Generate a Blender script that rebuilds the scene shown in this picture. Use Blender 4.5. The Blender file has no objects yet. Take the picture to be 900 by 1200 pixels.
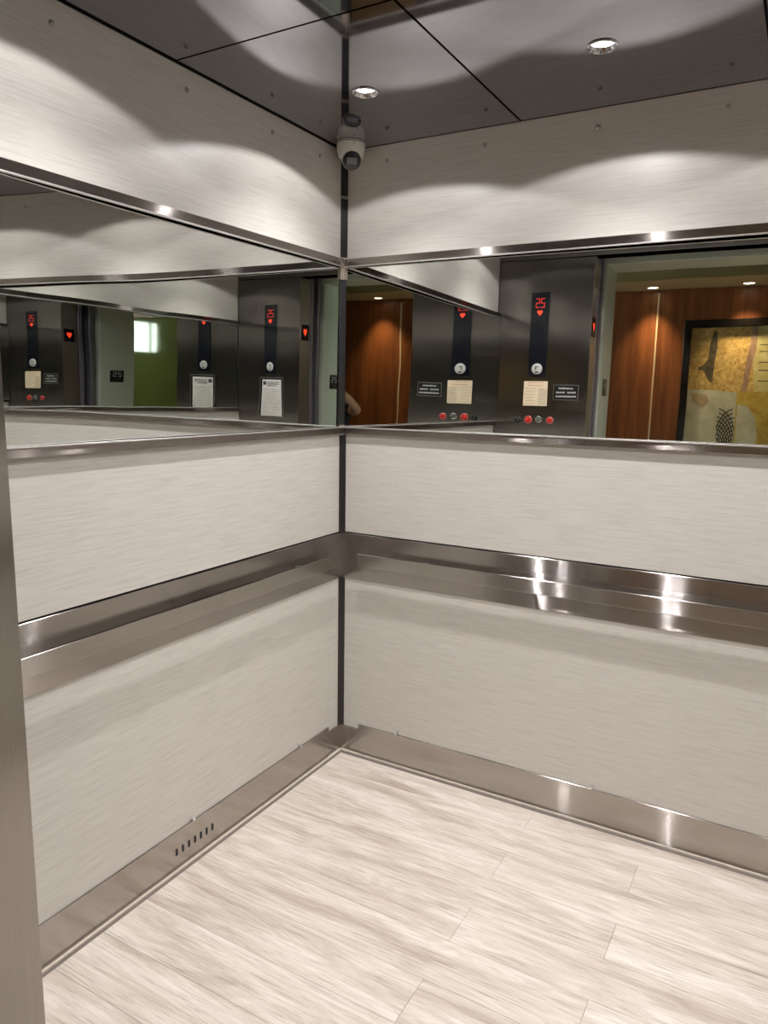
import bpy, bmesh, math, random
from mathutils import Vector, Matrix
random.seed(7)
S = bpy.context.scene
COL = S.collection
PI = math.pi

# ------------------------------------------------------------------ camera, world, exposure
F_PX, CX, CY, CZ = 859.7, 1.5655, -2.4082, 1.4778
YAW, PITCH, ROLL = 2.0888, -0.1639, 0.0167
def make_camera():
    fwd = Vector((math.cos(PITCH)*math.cos(YAW), math.cos(PITCH)*math.sin(YAW), math.sin(PITCH)))
    rt = fwd.cross(Vector((0, 0, 1))).normalized(); up = rt.cross(fwd)
    r2 = rt*math.cos(ROLL)+up*math.sin(ROLL); u2 = -rt*math.sin(ROLL)+up*math.cos(ROLL)
    M = Matrix((r2, u2, -fwd)).transposed().to_4x4(); M.translation = Vector((CX, CY, CZ))
    cd = bpy.data.cameras.new('camera'); cd.sensor_fit = 'VERTICAL'; cd.sensor_height = 36
    cd.lens = F_PX/1200*36; cd.clip_start = 0.01
    co = bpy.data.objects.new('camera', cd); co.matrix_world = M; COL.objects.link(co); S.camera = co
make_camera()
w = bpy.data.worlds.new('world'); S.world = w; w.use_nodes = True
w.node_tree.nodes['Background'].inputs[0].default_value = (.5, .6, .8, 1)
w.node_tree.nodes['Background'].inputs[1].default_value = 0.05
S.view_settings.view_transform = 'Standard'; S.view_settings.look = 'None'
S.view_settings.gamma = 1; S.view_settings.exposure = 0.0
S.cycles.max_bounces = 14; S.cycles.glossy_bounces = 10; S.cycles.diffuse_bounces = 5
S.cycles.sample_clamp_indirect = 6; S.cycles.use_denoising = True; S.cycles.blur_glossy = 0.3

# cabin lamps: wide cone that scallops the walls, and a narrower core pool
LAMP_WIDE, LAMP_CORE = 7.2, 36.5
LAMPS = [(.350, -.428), (1.030, -.401), (1.76, -.41), (.365, -1.31), (1.035, -1.31), (1.76, -1.31)]
def spot(name, loc, W_, size, blend, col, rad=.02, rot=(0, 0, 0)):
    ld = bpy.data.lights.new(name, 'SPOT'); ld.energy = W_; ld.spot_size = math.radians(size)
    ld.spot_blend = blend; ld.color = col; ld.shadow_soft_size = rad
    o = bpy.data.objects.new(name, ld); o.location = loc; o.rotation_euler = rot; COL.objects.link(o); return o
CH, D, W = 2.34, 1.739, 2.145      # cabin height, depth, width
for x, y in LAMPS:
    spot('lamp_light', (x, y, CH-.004), LAMP_WIDE, 142, .10, (1, .975, .985), .006)
    spot('lamp_light', (x, y, CH-.004), LAMP_CORE, 118, 1.0, (1, .975, .985), .006)
HALL_LAMPS = [(.52, -3.86), (1.20, -3.86), (1.88, -3.86)]
for x, y in HALL_LAMPS:
    spot('hall_lamp_and_fill', (x, y, 2.362), 62, 84, 1.0, (1, .72, .42), .03)
for x in (-1.0, .2, 1.6, 3.0):  # unseen fill spots added to brighten the lobby, no fixtures belong to them
    spot('hall_lamp_and_fill', (x, -2.9, 2.49), 5, 140, .6, (1, .80, .52), .04)

# ------------------------------------------------------------------ materials
def mat(name):
    m = bpy.data.materials.new(name); m.use_nodes = True
    return m, m.node_tree, m.node_tree.nodes['Principled BSDF']
def nd(nt, t, **k):
    n = nt.nodes.new(t)
    for a, b in k.items(): setattr(n, a, b)
    return n
def noise(nt, scale_vec, scale=1.0, detail=3, rough=.55, coord='Object', off=None):
    tc = nd(nt, 'ShaderNodeTexCoord'); mp = nd(nt, 'ShaderNodeMapping')
    if coord == 'World':
        g = nd(nt, 'ShaderNodeNewGeometry'); nt.links.new(g.outputs['Position'], mp.inputs[0])
    else: nt.links.new(tc.outputs[coord], mp.inputs[0])
    mp.inputs['Scale'].default_value = scale_vec
    n = nd(nt, 'ShaderNodeTexNoise'); n.inputs['Scale'].default_value = scale
    n.inputs['Detail'].default_value = detail; n.inputs['Roughness'].default_value = rough
    nt.links.new(mp.outputs[0], n.inputs['Vector']); return n.outputs['Fac'], mp
def ramp(nt, fac, stops):
    r = nd(nt, 'ShaderNodeValToRGB'); e = r.color_ramp.elements
    while len(e) < len(stops): e.new(.5)
    for i, (p, c) in enumerate(stops): e[i].position = p; e[i].color = (*c, 1)
    nt.links.new(fac, r.inputs[0]); return r.outputs[0]
def bump(nt, b, h, strength, dist=.002, normal='Normal'):
    bn = nd(nt, 'ShaderNodeBump'); bn.inputs['Strength'].default_value = strength
    bn.inputs['Distance'].default_value = dist
    nt.links.new(h, bn.inputs['Height']); nt.links.new(bn.outputs[0], b.inputs[normal])
def plain(name, col, rough=.5, metal=0., emis=None, es=0., spec=.5):
    m, nt, b = mat(name)
    b.inputs['Base Color'].default_value = (*col, 1); b.inputs['Roughness'].default_value = rough
    b.inputs['Metallic'].default_value = metal; b.inputs['Specular IOR Level'].default_value = spec
    f, _ = noise(nt, (1, 1, 1), 40, 2)
    c = ramp(nt, f, [(.3, tuple(max(0, v*.94) for v in col)), (.7, tuple(min(1, v*1.05) for v in col))])
    nt.links.new(c, b.inputs['Base Color'])
    if emis: b.inputs['Emission Color'].default_value = (*emis, 1); b.inputs['Emission Strength'].default_value = es
    return m
def laminate():
    m, nt, b = mat('laminate')
    f, _ = noise(nt, (7, 7, 170), 1, 3, .65, 'World')
    g, _ = noise(nt, (30, 30, 420), 1, 2, .5, 'World')
    c1 = ramp(nt, f, [(.28, (.525, .495, .447)), (.5, (.60, .572, .522)), (.72, (.645, .62, .572))])
    c2 = ramp(nt, g, [(.3, (.95, .95, .95)), (.7, (1, 1, 1))])
    mx = nd(nt, 'ShaderNodeMix', data_type='RGBA', blend_type='MULTIPLY'); mx.inputs[0].default_value = 1
    nt.links.new(c1, mx.inputs[6]); nt.links.new(c2, mx.inputs[7]); nt.links.new(mx.outputs[2], b.inputs['Base Color'])
    b.inputs['Roughness'].default_value = .38; b.inputs['Specular IOR Level'].default_value = .45
    bump(nt, b, f, .12, .0006); return m
def steel(name, col=(.47, .44, .41), rough=.17, streak=.5, mixf=.45, rot=0, vec=(3, 3, 500), bs=.01, tilt=0):
    """brushed metal: a fairly clear lobe plus one spread widely across the brushing"""
    m, nt, b = mat(name)
    f, _ = noise(nt, vec, 1, 3, .6, 'World')
    c = ramp(nt, f, [(.3, tuple(v*.94 for v in col)), (.7, tuple(v*1.05 for v in col))])
    t = nd(nt, 'ShaderNodeCombineXYZ'); t.inputs[2].default_value = 1      # tangent along world z
    b2 = nd(nt, 'ShaderNodeBsdfPrincipled'); mx = nd(nt, 'ShaderNodeMixShader'); mx.inputs[0].default_value = mixf
    for q, ro, an in ((b, rough, .7), (b2, streak, 1.0)):
        nt.links.new(c, q.inputs['Base Color']); q.inputs['Metallic'].default_value = 1
        q.inputs['Roughness'].default_value = ro; q.inputs['Anisotropic'].default_value = an
        q.inputs['Anisotropic Rotation'].default_value = rot; nt.links.new(t.outputs[0], q.inputs['Tangent'])
    out = nt.nodes['Material Output']
    nt.links.new(b.outputs[0], mx.inputs[1]); nt.links.new(b2.outputs[0], mx.inputs[2]); nt.links.new(mx.outputs[0], out.inputs['Surface'])
    if bs: bump(nt, b, f, bs, .0003)
    # the brush lines themselves: facets tipped up and down across the brushing direction
    g = nd(nt, 'ShaderNodeNewGeometry'); sc = nd(nt, 'ShaderNodeVectorMath', operation='MULTIPLY')
    sc.inputs[1].default_value = (9000, 9000, 9000) if rot == 0 else (9000, 9000, 40)
    wn_ = nd(nt, 'ShaderNodeTexWhiteNoise'); nt.links.new(g.outputs['Position'], sc.inputs[0]); nt.links.new(sc.outputs[0], wn_.inputs['Vector'])
    mr = nd(nt, 'ShaderNodeMapRange'); mr.inputs['To Min'].default_value = -tilt; mr.inputs['To Max'].default_value = tilt
    nt.links.new(wn_.outputs['Value'], mr.inputs['Value'])
    cz = nd(nt, 'ShaderNodeCombineXYZ'); nt.links.new(mr.outputs[0], cz.inputs[2])
    ad = nd(nt, 'ShaderNodeVectorMath', operation='ADD'); nm = nd(nt, 'ShaderNodeVectorMath', operation='NORMALIZE')
    nt.links.new(g.outputs['Normal'], ad.inputs[0]); nt.links.new(cz.outputs[0], ad.inputs[1]); nt.links.new(ad.outputs[0], nm.inputs[0])
    if tilt: nt.links.new(nm.outputs[0], b2.inputs['Normal'])
    return m
def mirror_mat(name, col, rough, scale, bs, dist):
    m, nt, b = mat(name)
    b.inputs['Base Color'].default_value = (*col, 1); b.inputs['Metallic'].default_value = 1
    b.inputs['Roughness'].default_value = rough
    f, _ = noise(nt, (1, 1, 1), scale, 1, .4, 'World'); bump(nt, b, f, bs, dist); return m
def planks():
    m, nt, b = mat('vinyl_plank')
    oi = nd(nt, 'ShaderNodeObjectInfo')
    tc = nd(nt, 'ShaderNodeNewGeometry'); ad = nd(nt, 'ShaderNodeVectorMath', operation='ADD')
    sc = nd(nt, 'ShaderNodeVectorMath', operation='SCALE'); sc.inputs['Scale'].default_value = 9
    cb = nd(nt, 'ShaderNodeCombineXYZ')
    for i in range(3): nt.links.new(oi.outputs['Random'], cb.inputs[i])
    nt.links.new(cb.outputs[0], sc.inputs[0]); nt.links.new(tc.outputs['Position'], ad.inputs[0]); nt.links.new(sc.outputs[0], ad.inputs[1])
    def nz(vec, s, det, ro, dis=0):
        mp = nd(nt, 'ShaderNodeMapping'); mp.inputs['Scale'].default_value = vec; nt.links.new(ad.outputs[0], mp.inputs[0])
        n = nd(nt, 'ShaderNodeTexNoise'); n.inputs['Scale'].default_value = s; n.inputs['Detail'].default_value = det
        n.inputs['Roughness'].default_value = ro; n.inputs['Distortion'].default_value = dis
        nt.links.new(mp.outputs[0], n.inputs['Vector']); return n.outputs['Fac']
    a = nz((1.3, 9, 1), 1.6, 5, .6, .6); g = nz((6, 130, 1), 1.5, 6, .72, .3); k = nz((.8, 8, 1), 1.5, 1.5, .4, .3)
    # growth rings: a sine of a smooth field gives the cathedral figure
    mu = nd(nt, 'ShaderNodeMath', operation='MULTIPLY'); mu.inputs[1].default_value = 75; nt.links.new(k, mu.inputs[0])
    sn = nd(nt, 'ShaderNodeMath', operation='SINE'); nt.links.new(mu.outputs[0], sn.inputs[0])
    c1 = ramp(nt, a, [(.32, (.47, .40, .335)), (.49, (.64, .575, .505)), (.70, (.76, .71, .645))])
    c2 = ramp(nt, g, [(.34, (.66, .64, .62)), (.46, (.93, .925, .92)), (.62, (1.04, 1.04, 1.04))])
    c3 = ramp(nt, sn.outputs[0], [(.0, (.935, .93, .925)), (.5, (1, 1, 1))])
    m1 = nd(nt, 'ShaderNodeMix', data_type='RGBA', blend_type='MULTIPLY'); m1.inputs[0].default_value = 1
    m2 = nd(nt, 'ShaderNodeMix', data_type='RGBA', blend_type='MULTIPLY'); m2.inputs[0].default_value = 1
    nt.links.new(c1, m1.inputs[6]); nt.links.new(c2, m1.inputs[7]); nt.links.new(m1.outputs[2], m2.inputs[6]); nt.links.new(c3, m2.inputs[7])
    nt.links.new(m2.outputs[2], b.inputs['Base Color'])
    b.inputs['Roughness'].default_value = .42; b.inputs['Specular IOR Level'].default_value = .4
    bump(nt, b, g, .15, .0006); return m
def wood():
    m, nt, b = mat('wood_veneer')
    f, _ = noise(nt, (14, 14, .9), 1.6, 5, .6, 'World'); g, _ = noise(nt, (90, 90, 3), 1, 3, .5, 'World')
    c1 = ramp(nt, f, [(.3, (.13, .04, .011)), (.55, (.23, .075, .02)), (.75, (.31, .11, .033))])
    c2 = ramp(nt, g, [(.3, (.82, .80, .78)), (.7, (1, 1, 1))])
    mx = nd(nt, 'ShaderNodeMix', data_type='RGBA', blend_type='MULTIPLY'); mx.inputs[0].default_value = 1
    nt.links.new(c1, mx.inputs[6]); nt.links.new(c2, mx.inputs[7]); nt.links.new(mx.outputs[2], b.inputs['Base Color'])
    b.inputs['Roughness'].default_value = .42; return m
def paint(name, c1, c2, scale=30, vec=(1, 1, 1), lo=.35, hi=.65, det=6):
    m, nt, b = mat(name); f, _ = noise(nt, vec, scale, det, .7, 'World')
    nt.links.new(ramp(nt, f, [(lo, c1), (hi, c2)]), b.inputs['Base Color']); b.inputs['Roughness'].default_value = .6; return m

M = dict(
    laminate=laminate(), steel=steel('brushed_steel', streak=.14, mixf=.28, tilt=1.0),
    steel_v=steel('brushed_steel_vertical', (.27, .255, .24), .14, .45, .3, .25, (500, 500, 3), 0),
    steel_edge_lit=steel('brushed_steel_edge_lit', (.50, .47, .43), .2, .5, .5, .25, (500, 500, 3), 0),  # lighter copy of the return steel, brightness of the reveal put into its colour
    frame=steel('frame_steel', (.31, .28, .255), .15, .24, .45, 0, (3, 3, 500), 0, tilt=.7),
    rail=steel('rail_steel', (.50, .47, .435), .18, .14, .28, tilt=1.0),
    mirror=mirror_mat('mirror_glass', (.74, .755, .73), 0.0, 2.6, .35, .0016),
    ceil=mirror_mat('ceiling_steel', (.42, .415, .455), .05, 2, .05, .001),
    post=plain('dark_corner_steel', (.035, .033, .035), .35, .6),
    bright=plain('bright_nickel', (.72, .62, .52), .28, 1.),
    dark=plain('dark_void', (.012, .012, .013), .8),
    shell=plain('cabin_shell', (.05, .05, .05), .7),
    screw=plain('screw_steel', (.45, .43, .42), .3, 1.),
    chrome=plain('chrome', (.75, .75, .77), .12, 1.),
    plank=planks(), lip=plain('floor_edge_strip', (.62, .55, .47), .5),
    camwhite=plain('camera_white', (.74, .73, .65), .35), camglass=plain('camera_glass', (.02, .021, .028), .12),
    camlens=plain('camera_lens_window', (.16, .17, .19), .2),
    blackgloss=plain('black_acrylic', (.008, .009, .013), .12),
    red=plain('lit_red', (.4, .02, .01), .4, 0, (1, .05, .03), .7),
    redhot=plain('lit_red_bright', (.5, .03, .01), .4, 0, (1, .06, .02), 1.7),
    greydisc=plain('speaker_grey', (.50, .49, .46), .5), ink=plain('ink', (.05, .045, .04), .7),
    softink=plain('pale_ink', (.36, .30, .25), .7), redink=plain('red_ink', (.55, .2, .15), .7),
    cream=plain('cream_paper', (.80, .66, .46), .6), white=plain('white_paper', (.72, .70, .67), .5),
    plate=plain('engraved_black', (.012, .012, .012), .3), silvertext=plain('silver_engraving', (.5, .5, .48), .5),
    btn_red=plain('red_button', (.45, .02, .02), .3, 0, (1, .03, .03), .08), btn_green=plain('green_button', (.10, .14, .10), .3),
    ringred=plain('red_ring', (.5, .14, .12), .3, .3), black=plain('black_plastic', (.01, .01, .01), .35),
    jamb=plain('painted_jamb', (.55, .60, .50), .42), door=plain('door_steel', (.32, .31, .36), .35, .7),
    wood=wood(), seam=plain('seam_strip', (.62, .50, .32), .5), blackframe=plain('lacquered_black', (.008, .007, .006), .12),
    cream_wall=plain('cream_ceiling_paint', (.62, .55, .34), .7), olive=plain('hall_paint', (.30, .27, .13), .8),
    beige=plain('hall_plaster', (.46, .42, .33), .8), green=plain('green_gloss_panel', (.15, .165, .05), .07),
    carpet=paint('hall_carpet', (.10, .07, .05), (.20, .15, .10), 60),
    skin=plain('skin', (.50, .29, .19), .5), cloth=plain('dark_clothing', (.02, .02, .028), .85), hair=plain('hair', (.02, .014, .01), .6),
    glow=plain('lamp_glow', (1, 1, 1), .5, 0, (1, .97, .95), 28), hallglow=plain('hall_lamp_glow', (1, 1, 1), .5, 0, (1, .82, .55), 9),
    window=plain('window_daylight', (1, 1, 1), .5, 0, (.86, 1, .95), 60),
    bead=plain('bead_steel', (.85, .83, .8), .42, 1.), subfloor=plain('floor_gap', (.16, .135, .12), .8),
    alu=plain('aluminium', (.5, .5, .5), .35, 1.),
    p_ochre=paint('paint_ochre', (.38, .22, .06), (.78, .58, .20), 34), p_dark=paint('paint_umber', (.07, .055, .03), (.17, .14, .07), 20),
    p_pink=paint('paint_pinkish', (.28, .16, .10), (.50, .36, .24), 26, (1, 1, .3)), p_lime=paint('paint_lime', (.50, .44, .15), (.70, .66, .32), 12),
    p_pale=paint('paint_celadon', (.46, .47, .32), (.66, .66, .50), 8), p_tan=paint('paint_tan', (.38, .28, .15), (.55, .45, .28), 16),
    p_gold=paint('paint_gold', (.42, .27, .04), (.62, .50, .10), 14), p_ink=paint('paint_ink', (.02, .015, .01), (.06, .04, .03), 20),
)

# ------------------------------------------------------------------ helpers
def tag(o, label=None, cat=None, group=None, kind=None):
    if label: o['label'] = label
    if cat: o['category'] = cat
    if group: o['group'] = group
    if kind: o['kind'] = kind
    return o
def box(bm, x0, x1, y0, y1, z0, z1):
    v = [bm.verts.new((x, y, z)) for x in (x0, x1) for y in (y0, y1) for z in (z0, z1)]
    for f in ((0, 1, 3, 2), (4, 6, 7, 5), (0, 4, 5, 1), (2, 3, 7, 6), (0, 2, 6, 4), (1, 5, 7, 3)): bm.faces.new([v[i] for i in f])
def lathe(bm, prof, seg=24, mx=None, cap=True):
    rings = []
    for r, z in prof:
        rings.append([bm.verts.new((mx or Matrix()) @ Vector((r*math.cos(2*PI*k/seg), r*math.sin(2*PI*k/seg), z))) for k in range(seg)])
    for a, b in zip(rings, rings[1:]):
        for k in range(seg): bm.faces.new((a[k], a[(k+1) % seg], b[(k+1) % seg], b[k]))
    if cap: bm.faces.new(rings[0][::-1]); bm.faces.new(rings[-1])
def prism(bm, pts, axis, a, b):
    def P(p, t): return {'x': (t, p[0], p[1]), 'y': (p[0], t, p[1]), 'z': (p[0], p[1], t)}[axis]
    A = [bm.verts.new(P(p, a)) for p in pts]; B = [bm.verts.new(P(p, b)) for p in pts]
    bm.faces.new(A); bm.faces.new(B[::-1])
    n = len(pts)
    for i in range(n): bm.faces.new((A[i], B[i], B[(i+1) % n], A[(i+1) % n]))
def obj(name, bm, m, parent=None, bev=0, smooth=False, seg=1):
    bmesh.ops.recalc_face_normals(bm, faces=bm.faces)
    if bev: bmesh.ops.bevel(bm, geom=[e for e in bm.edges if len(e.link_faces) == 2 and e.calc_face_angle(0) > .6], offset=bev, segments=seg, affect='EDGES', profile=.6)
    me = bpy.data.meshes.new(name); bm.to_mesh(me); bm.free(); me.materials.append(M[m] if isinstance(m, str) else m)
    if smooth:
        for p in me.polygons: p.use_smooth = True
        try: me.set_sharp_from_angle(angle=math.radians(40))
        except Exception: pass
    o = bpy.data.objects.new(name, me); COL.objects.link(o)
    if parent: o.parent = parent
    return o
def bx(name, x0, x1, y0, y1, z0, z1, m, parent=None, bev=0):
    bm = bmesh.new(); box(bm, min(x0, x1), max(x0, x1), min(y0, y1), max(y0, y1), z0, z1)
    return obj(name, bm, m, parent, bev)
def empty(name, loc=(0, 0, 0), rot=(0, 0, 0)):
    o = bpy.data.objects.new(name, None); o.location = loc; o.rotation_euler = rot; o.empty_display_size = .05; COL.objects.link(o); return o
def copy_tree(o, parent=None):
    c = o.copy(); COL.objects.link(c)
    if parent: c.parent = parent
    for ch in [x for x in o.children]: copy_tree(ch, c)
    return c
def st(o): o['kind'] = 'structure'; return o
# frame of a cabin wall: s runs along the wall away from the back corner, n points into the cabin
def wall_box(side, s0, s1, n0, n1, z0, z1, name, m, parent=None, bev=0):
    if side == 'left': return bx(name, n0, n1, -s1, -s0, z0, z1, m, parent, bev)
    if side == 'right': return bx(name, W-n1, W-n0, -s1, -s0, z0, z1, m, parent, bev)
    return bx(name, s0, s1, -n1, -n0, z0, z1, m, parent, bev)
def to_wall(side, s, n, z):
    return {'left': (n, -s, z), 'right': (W-n, -s, z), 'back': (s, -n, z)}[side]
ROTN = {'left': Matrix.Rotation(PI/2, 4, 'Y'), 'right': Matrix.Rotation(-PI/2, 4, 'Y'), 'back': Matrix.Rotation(PI/2, 4, 'X')}

BB, RB, RT, MB, MB2, MT2, MT = .1293, .737, .920, 1.311, 1.337, 1.929, 1.958
# ------------------------------------------------------------------ cabin shell
floor = st(bx('floor', -.03, W+.03, -D, .03, -.06, -.004, 'subfloor'))
yb = -.030; r = 0
rows = [(-.030, -.152)] + [(-.152-.1525*i, -.152-.1525*(i+1)) for i in range(10)] + [(-.152-.1525*10, -D)]
for i, (ya, yc) in enumerate(rows):
    off = .853 if i % 2 == 0 else 1.233
    xs = sorted([off-1.22*k for k in range(0, 3)]+[off+1.22])
    cuts = [.024]+[x for x in xs if .05 < x < W-.05]+[W-.024]
    for a, b in zip(cuts, cuts[1:]):
        bx('plank', a+.0003, b-.0003, ya-.0003, yc+.0003, -.004, .0, 'plank', floor, .0005)
for a in ((.0, .012, -D, 0), (W-.012, W, -D, 0), (0, W, -.011, -.004)):
    bx('edge_strip', a[0], a[1], a[2], a[3], -.004, .004, 'lip', floor, .0008)

walls = {}
for side, L_, nm in (('left', D, 'wall_left'), ('back', W, 'wall_back'), ('right', D, 'wall_right')):
    wl = walls[side] = st(wall_box(side, -.03 if side != 'back' else 0, L_+(.0 if side != 'back' else 0), -.045, -.030, 0, CH+.04, nm, 'shell'))
    s0 = .019 if side != 'back' else .016
    s1 = L_ if side != 'back' else L_-.016
    for z0, z1 in ((BB-.03, RB+.003), (RT+.004, MB+.004), (MT-.003, CH-.001)):
        wall_box(side, s0, s1, -.020, 0, z0, z1, 'laminate_panel', 'laminate', wl, .0012)
    # stud screws under the ceiling
    us = [.155, .42, .795, 1.215, 1.60] if side != 'back' else [.18, .553, .923, 1.289, 1.66, 2.0]
    for s in us:
        bm = bmesh.new(); lathe(bm, [(.0068, -.001), (.0068, .0025), (.0045, .0048), (.0015, .0055)], 14, Matrix.Translation(to_wall(side, s, 0, 2.284)) @ ROTN[side])
        obj('stud_screw', bm, 'screw', wl, smooth=True)
    # panel pins just above the base
    for s in ([.294, .86, 1.43] if side != 'back' else [.272, 1.041, 1.83]):
        bm = bmesh.new(); lathe(bm, [(.0055, -.002), (.0055, .016), (.0045, .0175)], 14, Matrix.Translation(to_wall(side, s, 0, BB+.011)) @ ROTN[side])
        obj('panel_pin', bm, 'chrome', wl, smooth=True)
    # backing strip behind the handrail
    e0 = .0
    pl = wall_box(side, e0, L_, 0, .004, RB, RT, 'rail_backing_strip', 'steel', wl, .0012)

# baseboards, with the low step at each corner
for side, L_ in (('left', D), ('back', W), ('right', D)):
    e = L_-.09 if side == 'back' else L_
    pts = [(0, 0), (L_, 0)] + ([(L_, .108), (e, .108), (e, BB)] if side == 'back' else [(L_, BB)]) + [(.09, BB+.002), (.09, .110), (.0, .110)]
    bm = bmesh.new()
    if side == 'back': prism(bm, pts, 'y', -.004, .0)
    elif side == 'left': prism(bm, [(-p, z) for p, z in pts], 'x', 0, .004)
    else: prism(bm, [(-p, z) for p, z in pts], 'x', W-.004, W)
    bb = st(obj('baseboard_'+side, bm, 'steel', None, .0008))
    # upper skin, bent slightly proud
    wall_box(side, .092, e-.001, .004, .0062, .004, BB+.001, 'cover_strip', 'steel', bb, .0008)
    if side == 'left':
        for k in range(7):
            s = .770+k*.0262
            bm = bmesh.new()
            pts = [(.0048*math.cos(t)-s, .063+.0075*(1 if math.sin(t) > 0 else -1)+.0048*math.sin(t)) for t in [2*PI*j/16 for j in range(16)]]
            prism(bm, pts, 'x', .0060, .0066); obj('vent_slot', bm, 'dark', bb)

# corner posts: chamfered dark channel between the panels
def post(name, xs, lab):
    sx = 1 if xs == 0 else -1
    bm = bmesh.new(); prism(bm, [(xs-sx*.022, -.022), (xs-sx*.001, -.022), (xs+sx*.018, -.001), (xs+sx*.018, .022), (xs-sx*.022, .022)], 'z', RT, CH)
    prism(bm, [(xs-sx*.022, -.022), (xs-sx*.001, -.022), (xs+sx*.018, -.001), (xs+sx*.018, .022), (xs-sx*.022, .022)], 'z', .112, RB)
    p = st(obj(name, bm, 'post'))
    def clip(z0, z1, mm, nm):
        bm = bmesh.new(); prism(bm, [(xs-sx*.001, -.026), (xs+sx*.004, -.026), (xs+sx*.013, -.012), (xs+sx*.022, -.005), (xs+sx*.022, -.0005), (xs+sx*.012, -.003), (xs+sx*.002, -.018)], 'z', z0, z1)
        obj(nm, bm, mm, p)
    clip(1.885, 1.964, 'bright', 'corner_clip')
    clip(1.305, 1.345, 'steel', 'corner_clip')
    for z in (2.172, 2.178): clip(z, z+.0022, 'bright', 'joint_ring')
    return p
post('trim_1', 0, ''); post('trim_2', W, '')

# mirrors: slightly out of true, as real cabin mirrors are, inside steel frames
ER, TR = -.0145, -.0074
TL = -.0061
E0, E1, E2 = .002, -.036, .033
def mirror(side, label):
    root = empty('mirror', to_wall(side, (W if side == 'back' else D)/2, 0, MB))
    tag(root, label, 'mirror')
    bm = bmesh.new(); N, K = 48, 4
    g = []
    L0, L1 = (.017, W-.017) if side == 'back' else (.020, D-.002)
    for i in range(N+1):
        s = L0+(L1-L0)*i/N; row = []
        for j in range(K+1):
            z = MB2-.008+(MT2-MB2+.016)*j/K
            if side == 'back':
                p = (s, -ER*(s-.9)-TR*(z-1.6)+.006, z)
            elif side == 'left':
                q = -s+.8; p = (-(E0*q+E1*q*q/2+E2*q**3/3)-TL*(z-1.6)-.006, -s, z)
            else:
                p = (W+.001, -s, z)
            row.append(bm.verts.new(Vector(p)-root.location))
        g.append(row)
    for i in range(N):
        for j in range(K): bm.faces.new((g[i][j], g[i+1][j], g[i+1][j+1], g[i][j+1]))
    o = obj('mirror_glass', bm, 'mirror', root)
    for p in o.data.polygons: p.use_smooth = True
    for z0, z1 in ((MB, MB2), (MT2, MT)):
        f = wall_box(side, L0, L1, -.018, .016, z0, z1, 'frame_strip', 'frame', None, .0012)
        f.parent = root; f.matrix_parent_inverse = Matrix.Translation(-root.location)
        # thin bright bead on the glass side
        zz = (z1-.003, z1+.001) if z0 == MB else (z0-.001, z0+.003)
        f = wall_box(side, L0, L1, .010, .0195, zz[0], zz[1], 'frame_bead', 'bead', None, .0005)
        f.parent = root; f.matrix_parent_inverse = Matrix.Translation(-root.location)
    return root
mirror('left', 'long steel-framed mirror band on the left cabin wall')
mirror('back', 'long mirror band right of the corner, reflecting the open doorway')
mirror('right', 'long steel-framed mirror band on the cabin wall outside the right edge of the picture')

# handrails
def handrail(side, label):
    L_ = W if side == 'back' else D
    root = empty('handrail', to_wall(side, L_/2, 0, .80)); tag(root, label, 'handrail')
    a, b = (.105, L_-.105) if side == 'back' else (.115, L_-.10)
    def add(o): o.parent = root; o.matrix_parent_inverse = Matrix.Translation(-root.location)
    add(wall_box(side, a, b, .040, .0495, .803, .854, 'rail_bar', 'rail', None, .0014))
    sp = [.23, .79, 1.355, 1.915] if side == 'back' else [.28, .88, 1.46]
    for s in sp:
        bm = bmesh.new(); lathe(bm, [(.014, .004), (.014, .008), (.0065, .010), (.0065, .041)], 16, Matrix.Translation(to_wall(side, s, 0, .828)) @ ROTN[side])
        add(obj('bracket', bm, 'rail', None, smooth=True))
handrail('left', 'flat brushed steel handrail along the left wall')
handrail('back', 'flat brushed steel handrail along the wall to the right of the corner')
handrail('right', 'flat brushed steel handrail on the wall outside the right edge of the picture')

# ceiling: six mirror-finish steel panels with dark joints
ceil = st(bx('ceiling', -.04, W+.04, -D-.02, .04, CH+.022, CH+.05, 'dark'))
xs = [(.014, .672), (.679, 1.393), (1.400, W-.014)]
ys = [(-.838, -.0002), (-D+.004, -.845)]
def panel(x0, x1, y0, y1, lamp):
    bm = bmesh.new(); seg = 32; R = .036; cx, cy = lamp
    ring = [(cx+R*math.cos(2*PI*k/seg), cy+R*math.sin(2*PI*k/seg)) for k in range(seg)]
    cor = [(x1, y1), (x0, y1), (x0, y0), (x1, y0)]
    rv = [bm.verts.new((*p, CH)) for p in ring]; cv = [bm.verts.new((*p, CH)) for p in cor]
    q = seg//4
    for c in range(4):
        for k in range(q): bm.faces.new((rv[c*q+k], rv[(c*q+k+1) % seg], cv[c]))
        bm.faces.new((rv[((c+1)*q) % seg], cv[(c+1) % 4], cv[c]))
    r_ = bmesh.ops.extrude_face_region(bm, geom=bm.faces[:]); vs = [v for v in r_['geom'] if isinstance(v, bmesh.types.BMVert)]
    bmesh.ops.translate(bm, vec=(0, 0, .006), verts=vs)
    return obj('ceiling_panel', bm, 'ceil', ceil)
i = 0
for (y0, y1) in ys:
    for (x0, x1) in xs:
        panel(x0, x1, y0, y1, LAMPS[i]); i += 1

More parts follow.
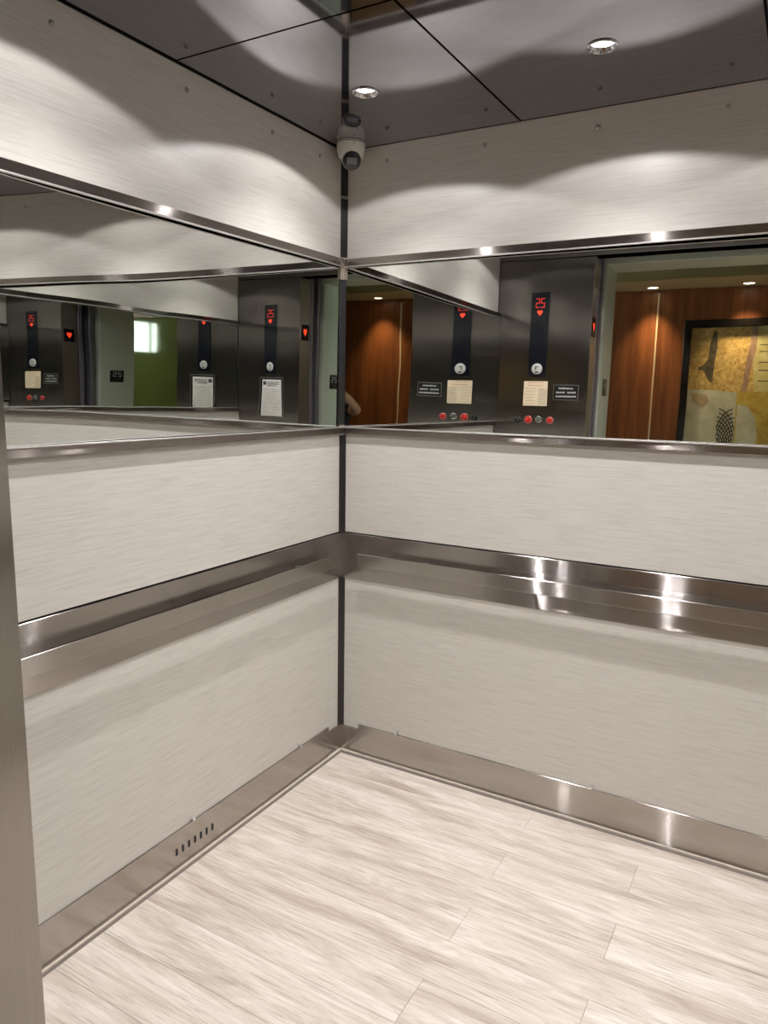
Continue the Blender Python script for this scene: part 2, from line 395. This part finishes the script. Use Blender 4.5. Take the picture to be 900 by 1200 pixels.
# recessed downlights
def downlight(loc, label, group, glow='glow', R=.036, flush=False):
    t = empty('downlight', loc); tag(t, label, 'ceiling light', group)
    bm = bmesh.new(); lathe(bm, [(R+.003, 0), (R+.003, -.003), (R-.001, -.0045), (R-.004, -.001), (R-.009, .012)], 32, cap=False); obj('trim_ring', bm, 'chrome', t, smooth=True)
    if flush:
        bm = bmesh.new(); lathe(bm, [(R-.004, -.0008), (R-.010, -.003)], 24); obj('lamp_lens', bm, glow, t, smooth=True); return t
    bm = bmesh.new(); lathe(bm, [(R-.010, .008), (R-.010, .011)], 24); obj('lamp_lens', bm, glow, t, smooth=True)
    bm = bmesh.new(); lathe(bm, [(R-.009, .012), (R-.008, .018), (.004, .019)], 24, cap=False); obj('reflector_cup', bm, 'chrome', t, smooth=True)
    return t
wh = ['nearest the security camera corner', 'above the wall right of the corner', 'above the back right corner', 'near the doorway on the left', 'near the middle of the doorway', 'near the doorway on the right']
for (x, y), s in zip(LAMPS, wh): downlight((x, y, CH), 'round chrome-rimmed recessed ceiling light '+s, 'cabin ceiling downlights')

# ------------------------------------------------------------------ security camera in the ceiling corner
sc_ = empty('security_camera', (.070, -.064, CH)); tag(sc_, 'white dome security camera with a black round face, high in the ceiling corner', 'security camera')
sc_.rotation_euler = (0, 0, 0)
bm = bmesh.new(); lathe(bm, [(.050, 0), (.0505, -.004), (.0505, -.018), (.048, -.034), (.044, -.046), (.036, -.052)], 40); obj('base', bm, 'camwhite', sc_, smooth=True)
bm = bmesh.new(); lathe(bm, [(.0508, -.0025), (.0508, -.0045)], 40, cap=False); obj('seam_ring', bm, 'black', sc_, smooth=True)
look = Vector((.62, -.78, -.62)).normalized(); Q = look.to_track_quat('Z', 'Y').to_matrix().to_4x4()
c0 = Vector((.003, -.003, -.050))
bm = bmesh.new(); lathe(bm, [(.036*math.cos(t), .036*math.sin(t)) for t in [(-80+k*10)*PI/180 for k in range(13)]]+[(.0345, .0265), (.0335, .030)], 32, Matrix.Translation(c0) @ Q); obj('eyeball', bm, 'camwhite', sc_, smooth=True)
bm = bmesh.new(); lathe(bm, [(.0325, .0295), (.0325, .0312), (.031, .032)], 32, Matrix.Translation(c0) @ Q); fc = obj('face_glass', bm, 'camglass', sc_, smooth=True)
bm = bmesh.new(); box(bm, -.018, .018, -.011, .011, .0322, .0330); bm.transform(Matrix.Translation(c0) @ Q); obj('lens_window', bm, 'camlens', fc, .0003)
bm = bmesh.new(); d2 = Vector((.7, -.7, 0)).normalized(); lathe(bm, [(.002, .048), (.002, .0515)], 10, Matrix.Translation((0, 0, -.012)) @ d2.to_track_quat('Z', 'Y').to_matrix().to_4x4()); obj('set_screw', bm, 'black', sc_, smooth=True)

# ------------------------------------------------------------------ front wall: return panels, header, doorway
XL, XR, HD = .538, 1.610, 2.240
wf = st(bx('wall_front', -.03, W+.03, -D-.10, -D-.003, CH-.05, CH+.02, 'shell'))
bx('header_panel', .003, W-.003, -D-.115, -D, HD+.004, CH-.002, 'steel_v', wf, .0012)
for a in ((XL-.001, XL+.0015), (XR-.0015, XR+.001)): bx('return_edge_lit', a[0], a[1], -D-.113, -D-.002, .003, HD, 'steel_edge_lit', wf, .0004)  # thin plates added over the panel ends, their brightness painted in
for a, b in ((.003, XL), (XR, W-.003)):
    bx('return_panel', a, b, -D-.115, -D, .002, HD, 'steel_v', wf, .002)
# landing frame in painted metal, with the hall side wall around it
fr = st(bx('trim_3', XL-.004, XR+.004, -2.31, -2.02, HD-.002, HD+.06, 'jamb', None, .003)); 
for a, b in ((XL-.10, XL+.006), (XR-.006, XR+.10)):
    bx('jamb', a, b, -2.31, -2.02, 0, HD+.058, 'jamb', fr, .003)
bx('door_1', .02, XL+.002, -D-.155, -D-.125, .012, HD+.03, 'door', None, .002); bpy.data.objects['door_1']['kind'] = 'structure'
bx('door_2', .02, XL+.004, -D-.235, -D-.205, .012, HD+.03, 'door', None, .002); bpy.data.objects['door_2']['kind'] = 'structure'
bx('door_3', XR-.002, W-.02, -D-.155, -D-.125, .012, HD+.03, 'door', None, .002); bpy.data.objects['door_3']['kind'] = 'structure'
bx('door_4', XR-.004, W-.02, -D-.235, -D-.205, .012, HD+.03, 'door', None, .002); bpy.data.objects['door_4']['kind'] = 'structure'
st(bx('trim_4', -.03, W+.03, -2.02, -D-.10, HD+.035, HD+.16, 'dark'))      # door track housing
st(bx('trim_5', .3, 1.85, -D-.112, -D, -.03, -.001, 'alu')); st(bx('trim_6', .3, 1.85, -2.31, -D-.14, -.03, -.001, 'alu'))

FY = -D+.0008
def front(name, x0, x1, z0, z1, m, parent=None, t=.004, y=FY, bev=.0006): return bx(name, x0, x1, y-.0006, y+t, z0, z1, m, parent, bev)
def on(root, o): o.parent = root; o.matrix_parent_inverse = Matrix.Translation(-root.location); return o
SEG = {'2': 'abged', '5': 'afgcd'}
def digit(bm, ch, x, z, w_, h, t, y, flip=1):
    """seven-segment figure read by someone in the cabin facing the door (their right is -x)"""
    s = {'a': (0, w_, h-t, h), 'g': (0, w_, h/2-t/2, h/2+t/2), 'd': (0, w_, 0, t), 'f': (0, t, h/2, h), 'e': (0, t, 0, h/2), 'b': (w_-t, w_, h/2, h), 'c': (w_-t, w_, 0, h/2)}
    for k in SEG[ch]:
        a, b, c, d = s[k]; box(bm, x-b, x-a, y, y+.0008, z+c, z+d)
def display(xc, label, lit=True):
    root = empty('floor_display', (xc, -D, 1.593)); tag(root, label, 'display')
    on(root, front('black_strip', xc-.052, xc+.052, 1.593, 2.063, 'blackgloss'))
    y = FY+.0042
    bm = bmesh.new(); digit(bm, '2', xc+.026, 1.978, .023, .052, .0042, y); digit(bm, '5', xc-.003, 1.978, .023, .052, .0042, y)
    on(root, obj('digits', bm, 'red', None))
    bm = bmesh.new(); arrow(bm, xc, 1.935, .015, .030, y); on(root, obj('arrow', bm, 'redhot', None))
    bm = bmesh.new(); lathe(bm, [(.031, 0), (.031, .003), (.029, .004)], 32, Matrix.Translation((xc, FY+.003, 1.640)) @ Matrix.Rotation(-PI/2, 4, 'X')); sp = on(root, obj('speaker_disc', bm, 'greydisc', None, smooth=True))
    y2 = FY+.0072
    for n_, b in (('mark', (-.010, .010, .010, .014)), ('mark', (-.010, -.003, -.006, .012)), ('slot', (-.010, .010, -.024, -.016))):
        o = bx(n_, xc+b[0], xc+b[1], y2-.0005, y2+.0004, 1.640+b[2], 1.640+b[3], 'ink'); o.parent = sp
    return root
def arrow(bm, xc, z, hw, h, y):
    pts = [(0, 0), (hw*.95, h*.55), (hw, h*.80), (hw*.6, h), (hw*.2, h*.92), (0, h*.8), (-hw*.2, h*.92), (-hw*.6, h), (-hw, h*.80), (-hw*.95, h*.55)]
    prism(bm, [(xc+p, z+q) for p, q in pts], 'y', y, y+.0008)
display(.248, 'tall black floor display strip with red 25 above the cream notice and the keys')
display(1.850, 'tall black floor display strip with red 25 above the framed white certificate')

def rows_of_marks(bm, x0, x1, zs, y, h, rnd, wmin=.004, wmax=.014, gap=.003):
    for z in zs:
        x = x1
        while x > x0+wmin:
            w_ = min(rnd.uniform(wmin, wmax), x-x0); box(bm, x-w_, x, y, y+.0003, z, z+h*rnd.uniform(.8, 1)); x -= w_+gap
rnd = random.Random(3)
nt_ = empty('notice', (.245, -D, 1.433)); tag(nt_, 'cream printed notice under the floor display with red 25, above the row of keys', 'notice')
on(nt_, front('paper', .175, .315, 1.432, 1.570, 'cream', t=.0012, bev=0))
bm = bmesh.new(); rows_of_marks(bm, .262, .308, [1.440+.0085*k for k in range(11)], FY+.0013, .0036, rnd, gap=.0025); rows_of_marks(bm, .182, .240, [1.443+.017*k for k in range(6)], FY+.0013, .0030, rnd)
on(nt_, tag(obj('print_lines', bm, 'softink', None), kind='stuff'))
bm = bmesh.new(); rows_of_marks(bm, .200, .290, [1.560, 1.545], FY+.0013, .0035, rnd); on(nt_, tag(obj('heading', bm, 'redink', None), kind='stuff'))

pl = empty('sign_plate', (.419, -D, 1.470)); tag(pl, 'small black engraved plate with three rows of silver lettering beside the cream notice', 'sign')
on(pl, front('plate_edge', .348, .490, 1.468, 1.553, 'screw', t=.0025)); on(pl, front('plate', .352, .486, 1.472, 1.549, 'plate', t=.0032))
bm = bmesh.new()
rows_of_marks(bm, .380, .458, [1.528], FY+.0033, .010, rnd, .004, .007, .0025)
rows_of_marks(bm, .364, .413, [1.506], FY+.0033, .010, rnd, .004, .007, .0025); rows_of_marks(bm, .425, .474, [1.506], FY+.0033, .010, rnd, .004, .007, .0025)
rows_of_marks(bm, .360, .478, [1.484], FY+.0033, .010, rnd, .004, .007, .0025)
on(pl, tag(obj('lettering', bm, 'silvertext', None), kind='stuff'))

cf = empty('certificate', (1.838, -D, 1.286)); tag(cf, 'white certificate sheet in a dark steel frame under the other floor display', 'certificate')
for b in ((1.728, 1.946, 1.559, 1.567), (1.728, 1.946, 1.286, 1.292), (1.728, 1.734, 1.292, 1.559), (1.940, 1.946, 1.292, 1.559)): on(cf, front('frame', *b, 'screw', t=.007))
on(cf, front('backing', 1.734, 1.940, 1.290, 1.560, 'black', t=.002)); on(cf, front('sheet', 1.747, 1.926, 1.292, 1.549, 'white', t=.003, bev=0))
bm = bmesh.new(); rows_of_marks(bm, 1.760, 1.912, [1.300+.0125*k for k in range(15)], FY+.0031, .0035, rnd, .01, .05, .006); on(cf, tag(obj('print_lines', bm, 'softink', None), kind='stuff'))
bm = bmesh.new(); box(bm, 1.888, 1.918, FY+.0031, FY+.0034, 1.510, 1.535); rows_of_marks(bm, 1.765, 1.880, [1.502, 1.514, 1.526], FY+.0031, .006, rnd, .02, .06, .004); on(cf, tag(obj('heading', bm, 'ink', None), kind='stuff'))

def button(x, z, kind, label, cat):
    t = empty('key_switch' if kind == 'black' else 'push_button', (x, -D, z)); tag(t, label, cat, 'row of keys and buttons')
    Rm = Matrix.Rotation(-PI/2, 4, 'X')
    ringm = {'black': 'black', 'redring': 'ringred', 'green': 'chrome', 'red': 'ringred'}[kind]; core = {'black': 'black', 'redring': 'btn_red', 'green': 'btn_green', 'red': 'btn_red'}[kind]
    R = {'black': .017, 'redring': .024, 'green': .020, 'red': .021}[kind]
    bm = bmesh.new(); lathe(bm, [(R, 0), (R, .003), (R-.003, .005), (R-.008, .004)], 28, Rm, cap=False); obj('collar', bm, ringm, t, smooth=True)
    bm = bmesh.new(); lathe(bm, [(R-.007, .001), (R-.007, .006), (R-.010, .0075)], 24, Rm); c = obj('cap', bm, core, t, smooth=True)
    if kind == 'black': bm = bmesh.new(); box(bm, -.0015, .0015, .0075, .0082, -.006, .006); obj('keyhole', bm, 'screw', c)
    if kind == 'redring': bm = bmesh.new(); lathe(bm, [(.004, .007), (.004, .009), (.002, .010)], 12, Matrix.Translation((-.004, 0, .005)) @ Rm); obj('lit_dot', bm, 'redhot', c, smooth=True)
button(.150, 1.348, 'black', 'black key switch at the corner end of the row of keys', 'switch')
button(.211, 1.350, 'redring', 'lit red button with a wide pink-red collar, second from the corner', 'button')
button(.272, 1.354, 'green', 'dark green button with a bright silver collar', 'button')
button(.336, 1.350, 'red', 'deep red button nearest the doorway in the row', 'button')

# floor indicators in the reveal of each return
for xs_, sx, lab in ((XL, 1, 'small black position indicator with a red down arrow on the doorway edge beside the keys'), (XR, -1, 'small black position indicator with a red down arrow on the doorway edge by the certificate')):
    xs_ += .0015*sx; t = empty('position_indicator', (xs_, -D-.055, 1.84)); tag(t, lab, 'display')
    on(t, bx('black_window', xs_-.001*sx, xs_+.003*sx, -D-.093, -D-.017, 1.820, 1.925, 'blackgloss', None, .0006))
    bm = bmesh.new(); arrow(bm, 0, 1.848, .019, .050, 0); bm.transform(Matrix.Translation((xs_+(.0031 if sx > 0 else -.0031), -D-.055, 0)) @ Matrix.Rotation(PI/2, 4, 'Z')); on(t, obj('arrow', bm, 'redhot', None))
# floor number plates on the landing jambs
for xs_, sx, lab in ((XL+.006, 1, 'black floor number plate on the pale door frame, on the key side'), (XR-.006, -1, 'black floor number plate on the pale door frame, on the certificate side')):
    t = empty('floor_number_plate', (xs_, -2.17, 1.50)); tag(t, lab, 'sign')
    on(t, bx('plate', xs_-.001*sx, xs_+.0025*sx, -2.215, -2.105, 1.50, 1.60, 'plate', None, .0008))
    bm = bmesh.new(); digit(bm, '2', .036, .045, .028, .042, .006, 0); digit(bm, '5', -.004, .045, .028, .042, .006, 0)
    for k in range(6): box(bm, -.028+k*.010, -.025+k*.010, 0, .0008, .015+(k % 2)*.010, .018+(k % 2)*.010)
    if sx > 0: bm.transform(Matrix.Translation((xs_+.0025, -2.16, 1.50)) @ Matrix.Rotation(-PI/2, 4, 'Z'))
    else: bm.transform(Matrix.Translation((xs_-.0025, -2.16, 1.50)) @ Matrix.Rotation(PI/2, 4, 'Z'))
    on(t, obj('digits', bm, 'silvertext', None))

# ------------------------------------------------------------------ lift lobby seen through the doorway
HY0, HY1, HX0, HX1 = -2.30, -4.0, -2.4, 4.4
st(bx('floor_hall', HX0, HX1, HY1-.05, HY0-.01, -.05, -.002, 'carpet'))
nw = st(bx('wall_hall_near', HX0, XL-.10, -2.30, -2.20, 0, 2.52, 'beige'))
bx('wall_section', XR+.10, HX1, -2.30, -2.20, 0, 2.52, 'beige', nw); bx('wall_section', XL-.10, XR+.10, -2.30, -2.20, HD+.058, 2.52, 'beige', nw)
fw = st(bx('wall_hall_far', HX0, HX1, HY1-.10, HY1-.03, 0, 2.55, 'olive'))
for a, b in ((-.42, .546), (.556, 1.722), (1.732, 2.90), (2.91, HX1)):
    bx('wood_panel', a, b, HY1-.03, HY1, .0, 2.372, 'wood', fw, .0015)
for x in (.551, 1.727): bx('seam_strip', x-.006, x+.006, HY1-.02, HY1+.002, 0, 2.35, 'seam', fw)
bx('green_panel', HX0, -.43, HY1-.03, HY1-.002, 0, 2.30, 'green', fw, .001)
bx('wood_panel', HX0, -.43, HY1-.03, HY1, 2.303, 2.372, 'wood', fw, .001)
sf = st(bx('ceiling_soffit', HX0, HX1, HY1-.05, -3.52, 2.372, 2.45, 'cream_wall'))
bx('riser', HX0, HX1, -3.52, -3.50, 2.372, 2.55, 'olive', sf)
st(bx('ceiling_hall', HX0, HX1, -3.53, -2.20, 2.50, 2.55, 'beige'))
ew = st(bx('wall_hall_end', HX0-.08, HX0, HY1-.1, -3.16, 0, 2.55, 'beige'))
bx('wall_section', HX0-.08, HX0, -2.71, HY0+.05, 0, 2.55, 'beige', ew); bx('wall_section', HX0-.08, HX0, -3.16, -2.71, 0, 1.96, 'beige', ew); bx('wall_section', HX0-.08, HX0, -3.16, -2.71, 2.38, 2.55, 'beige', ew)
wn = st(bx('window_1', HX0-.07, HX0-.05, -3.16, -2.71, 1.96, 2.38, 'window'))
for y in (-3.15, -2.85, -2.72): bx('window_bar', HX0-.05, HX0-.03, y-.009, y+.009, 1.96, 2.38, 'cream_wall', wn)
st(bx('wall_hall_other', HX1, HX1+.08, HY1-.1, HY0+.05, 0, 2.55, 'beige'))
for (x, y), s in zip(HALL_LAMPS, ('beside the panel seam left of the painting', 'above the framed painting', 'beyond the painting')):
    downlight((x, y, 2.372), 'small warm ceiling light in the lobby soffit '+s, 'lobby soffit lights', 'hallglow', .045, True)

# painting in a deep black frame
pt = empty('painting', (1.14, HY1, 1.55)); tag(pt, 'large abstract ochre and pale green painting in a wide black frame on the wood wall', 'painting')
X0, X1, Z0, Z1, B = .768, 1.515, 1.00, 2.132, .060
for b in ((X0, X1, Z1-B, Z1), (X0, X1, Z0, Z0+B), (X0, X0+B-.005, Z0+B, Z1-B), (X1-B+.005, X1, Z0+B, Z1-B)):
    on(pt, bx('frame_side', b[0], b[1], HY1, HY1+.045, b[2], b[3], 'blackframe', None, .004))
PY = HY1+.012
ax0, ax1, az0, az1 = X0+B-.008, X1-B+.008, Z0+B-.003, Z1-B+.003
cv = on(pt, bx('canvas', ax0, ax1, HY1+.002, PY, az0, az1, 'p_ochre'))
def patch(pts, m, k, name='paint_patch'):
    bm = bmesh.new(); prism(bm, pts, 'y', PY-.001, PY+.0006*k)
    o = obj(name, bm, m, None); o.parent = cv; return o
zm = 1.585
patch([(ax0, az0), (1.185, az0), (1.185, zm-.01), (1.0, zm+.004), (ax0, zm)], 'p_pale', 1)
patch([(1.185, az0), (ax1, az0), (ax1, zm), (1.185, zm)], 'p_gold', 1)
patch([(1.300, zm), (ax1, zm), (ax1, az1), (1.285, az1), (1.275, 1.85)], 'p_lime', 1)
patch([(.955, 1.70), (.975, 1.66), (1.005, 1.64), (1.010, 1.80), (1.020, 1.93), (1.008, 2.04), (.985, 2.05), (.965, 1.95), (.962, 1.83), (.925, 1.78), (.895, 1.765), (.890, 1.745), (.930, 1.74)], 'p_dark', 1)
patch([(1.215, zm), (1.250, zm), (1.262, 1.75), (1.290, 1.88), (1.295, 2.0), (1.290, az1), (1.250, az1), (1.248, 1.95), (1.232, 1.82), (1.222, 1.70)], 'p_pink', 2)
patch([(.850, 1.56), (.975, 1.55), (.985, 1.50), (.950, 1.45), (.905, 1.46), (.860, 1.50)], 'p_tan', 2)
patch([(1.195, az0), (1.335, az0), (1.352, 1.25), (1.330, 1.38), (1.270, 1.47), (1.195, 1.49)], 'p_pale', 2)
for z in (1.93, 1.88, 1.80, 1.74, 1.66): patch([(1.315, z), (ax1-.02-.05*rnd.random(), z+.004), (ax1-.03, z+.010), (1.318, z+.006)], 'p_dark', 2)
# crossed arcs of ink
bm = bmesh.new(); cxp, hw, za, zb = 1.118, .062, az0, 1.478
def arc_strip(c, r_):
    prev = None
    for k in range(41):
        t = k/40*PI; x = c[0]+r_*math.cos(t); z = c[1]+r_*math.sin(t)*2.3
        ok = abs(x-cxp) < hw*math.sqrt(max(0.02, 1-((z-1.28)/.32)**2))+.004 and za < z < zb
        q = ((x-.0035*math.cos(t), z-.004*math.sin(t)), (x+.0035*math.cos(t), z+.004*math.sin(t)))
        if prev and ok: prism(bm, [prev[0], prev[1], q[1], q[0]], 'y', PY, PY+.0016)
        prev = q if ok else None
for k in range(9):
    arc_strip((1.055, 1.10), .030+.015*k); arc_strip((1.180, 1.10), .030+.015*k)
o = obj('ink_arcs', bm, 'p_ink', None); o['kind'] = 'stuff'; o.parent = cv

# ------------------------------------------------------------------ the photographer standing in the lobby doorway
pr = empty('person', (1.85, -3.0, 0)); tag(pr, 'person in dark clothing holding up a phone in the doorway, one bare elbow out', 'person')
def skin(name, verts, edges, m, root=0, sub=2, parent=pr):
    me = bpy.data.meshes.new(name); me.from_pydata([v[:3] for v in verts], [], []); me.clear_geometry()
    me.from_pydata([v[:3] for v in verts], edges, [])
    o = bpy.data.objects.new(name, me); COL.objects.link(o)
    md = o.modifiers.new('s', 'SKIN'); md.use_smooth_shade = True
    for i, v in enumerate(verts):
        r_ = v[3] if isinstance(v[3], tuple) else (v[3], v[3]); me.skin_vertices[0].data[i].radius = r_; me.skin_vertices[0].data[i].use_root = i == root
    s_ = o.modifiers.new('u', 'SUBSURF'); s_.levels = s_.render_levels = sub
    dg = bpy.context.evaluated_depsgraph_get(); me2 = bpy.data.meshes.new_from_object(o.evaluated_get(dg))
    bpy.data.objects.remove(o); me2.materials.append(M[m]) if not me2.materials else None
    for p in me2.polygons: p.use_smooth = True
    o2 = bpy.data.objects.new(name, me2); COL.objects.link(o2); o2.parent = parent; o2.matrix_parent_inverse = Matrix.Translation(-pr.location); return o2
bx_, by_ = 1.85, -3.0
V = [(bx_, by_, .92, (.15, .11)), (bx_, by_, 1.10, (.13, .095)), (bx_, by_, 1.28, (.155, .11)), (bx_, by_, 1.36, (.13, .09)), (bx_, by_+.01, 1.44, .052), (bx_, by_+.03, 1.50, .05),
     (bx_-.17, by_+.01, 1.345, .052), (bx_-.27, by_+.09, 1.335, .042), (1.475, -2.79, 1.345, .037), (1.50, -2.65, 1.44, .033), (1.525, -2.54, 1.50, .023),
     (bx_+.17, by_+.01, 1.345, .052), (bx_+.16, by_+.12, 1.20, .042), (1.90, -2.80, 1.22, .036), (1.78, -2.64, 1.34, .030), (1.655, -2.53, 1.47, .022),
     (bx_-.09, by_, .85, .085), (bx_-.10, by_+.02, .47, .056), (bx_-.10, by_-.01, .10, .038), (bx_-.10, by_+.11, .035, .030),
     (bx_+.09, by_, .85, .085), (bx_+.10, by_+.02, .47, .056), (bx_+.10, by_-.01, .10, .038), (bx_+.10, by_+.11, .035, .030)]
Eg = [(0, 1), (1, 2), (2, 3), (3, 4), (4, 5), (3, 6), (6, 7), (7, 8), (8, 9), (9, 10), (3, 11), (11, 12), (12, 13), (13, 14), (14, 15), (0, 16), (16, 17), (17, 18), (18, 19), (0, 20), (20, 21), (21, 22), (22, 23)]
skin('body', V, Eg, 'skin')
# shirt and trousers over the body
Vs = [(bx_, by_, .86, (.170, .130)), (bx_, by_, 1.10, (.145, .11)), (bx_, by_, 1.28, (.17, .125)), (bx_, by_, 1.365, (.14, .10)), (bx_-.17, by_+.01, 1.348, .062), (bx_-.25, by_+.05, 1.34, .056), (bx_+.17, by_+.01, 1.348, .062), (bx_+.165, by_+.08, 1.24, .056)]
skin('shirt', Vs, [(0, 1), (1, 2), (2, 3), (3, 4), (4, 5), (3, 6), (6, 7)], 'cloth')
Vt = [(bx_, by_, .96, (.158, .118)), (bx_-.09, by_, .83, .098), (bx_-.10, by_+.02, .47, .072), (bx_-.10, by_-.01, .07, .060), (bx_+.09, by_, .83, .098), (bx_+.10, by_+.02, .47, .072), (bx_+.10, by_-.01, .07, .060)]
skin('trousers', Vt, [(0, 1), (1, 2), (2, 3), (0, 4), (4, 5), (5, 6)], 'cloth')
for sx in (-1, 1):
    skin('shoe', [(bx_+sx*.10, by_-.03, .045, (.045, .042)), (bx_+sx*.10, by_+.07, .040, (.048, .036)), (bx_+sx*.10, by_+.19, .032, (.040, .028))], [(0, 1), (1, 2)], 'hair')
hd = Vector((bx_-.01, by_+.05, 1.59))
bm = bmesh.new(); bmesh.ops.create_uvsphere(bm, u_segments=32, v_segments=24, radius=1)
for v in bm.verts:
    x, y, z = v.co; f = 1-.22*max(0, -z)**1.5
    px = x*.074*f; py = y*.092*f+(-.004 if z < -.5 else 0); pz = z*.112
    if y > .6:
        py += .020*math.exp(-((x/.16)**2+((z+.12)/.22)**2)); py += .006*math.exp(-((x/.35)**2+((z+.48)/.08)**2))
        for s in (-1, 1): py -= .010*math.exp(-(((x-s*.36)/.16)**2+((z-.05)/.12)**2))
    v.co = (px, py, pz)
bm.transform(Matrix.Translation(hd) @ Matrix.Rotation(.25, 4, 'Z')); head = on(pr, obj('head', bm, 'skin', None, smooth=True))
for s in (-1, 1):
    bm = bmesh.new(); bmesh.ops.create_uvsphere(bm, u_segments=12, v_segments=8, radius=.010); bm.transform(Matrix.Translation(hd) @ Matrix.Rotation(.25, 4, 'Z') @ Matrix.Translation((s*.028, .072, .006)))
    o = obj('eye', bm, 'ink', None, smooth=True); o.parent = head
    bm = bmesh.new(); bmesh.ops.create_uvsphere(bm, u_segments=12, v_segments=8, radius=1); bm.transform(Matrix.Translation(hd) @ Matrix.Rotation(.25, 4, 'Z') @ Matrix.Translation((s*.076, -.004, -.005)) @ Matrix.Diagonal((.010, .018, .030, 1)))
    o = obj('ear', bm, 'skin', None, smooth=True); o.parent = head
bm = bmesh.new(); bmesh.ops.create_uvsphere(bm, u_segments=28, v_segments=20, radius=1)
bmesh.ops.delete(bm, geom=[v for v in bm.verts if v.co.y > .35 and v.co.z < .55 or v.co.z < -.55], context='VERTS')
bm.transform(Matrix.Translation(hd+Vector((0, -.008, .012))) @ Matrix.Diagonal((.084, .100, .118, 1))); on(pr, obj('hair', bm, 'hair', None, smooth=True))
# hands: palm with five fingers closed on the phone's edges
def hand(side, wrist, pc):
    s = side
    skin('palm', [(wrist[0], wrist[1], wrist[2], .022), (pc[0], pc[1], pc[2], (.018, .034))], [(0, 1)], 'skin', sub=1)
    for k in range(4):
        z = pc[2]+.030-.019*k; L_ = (.9, 1, .95, .78)[k]
        skin('finger', [(pc[0], pc[1], z, .0095), (pc[0]-s*.010, pc[1]+.028*L_, z+.002, .009), (pc[0]-s*-.002, pc[1]+.048*L_, z+.003, .008), (pc[0]-s*-.018, pc[1]+.052*L_, z+.002, .007)], [(0, 1), (1, 2), (2, 3)], 'skin', sub=1)
    skin('thumb', [(pc[0], pc[1], pc[2]-.010, .012), (pc[0]-s*-.012, pc[1]-.004, pc[2]+.022, .010), (pc[0]-s*-.024, pc[1]+.004, pc[2]+.042, .009)], [(0, 1), (1, 2)], 'skin', sub=1)
PHX, PHY, PHZ = 1.580, -2.460, 1.440
hand(1, (1.525, -2.54, 1.50), (1.528, -2.500, 1.465)); hand(-1, (1.655, -2.53, 1.47), (1.634, -2.500, 1.44))
ph = empty('phone', (PHX, PHY, PHZ-.07)); tag(ph, 'black mobile phone held up in both hands by the person in the doorway', 'phone')
on(ph, bx('phone_body', PHX-.037, PHX+.037, PHY-.004, PHY+.004, PHZ-.075, PHZ+.030, 'blackgloss', None, .003))
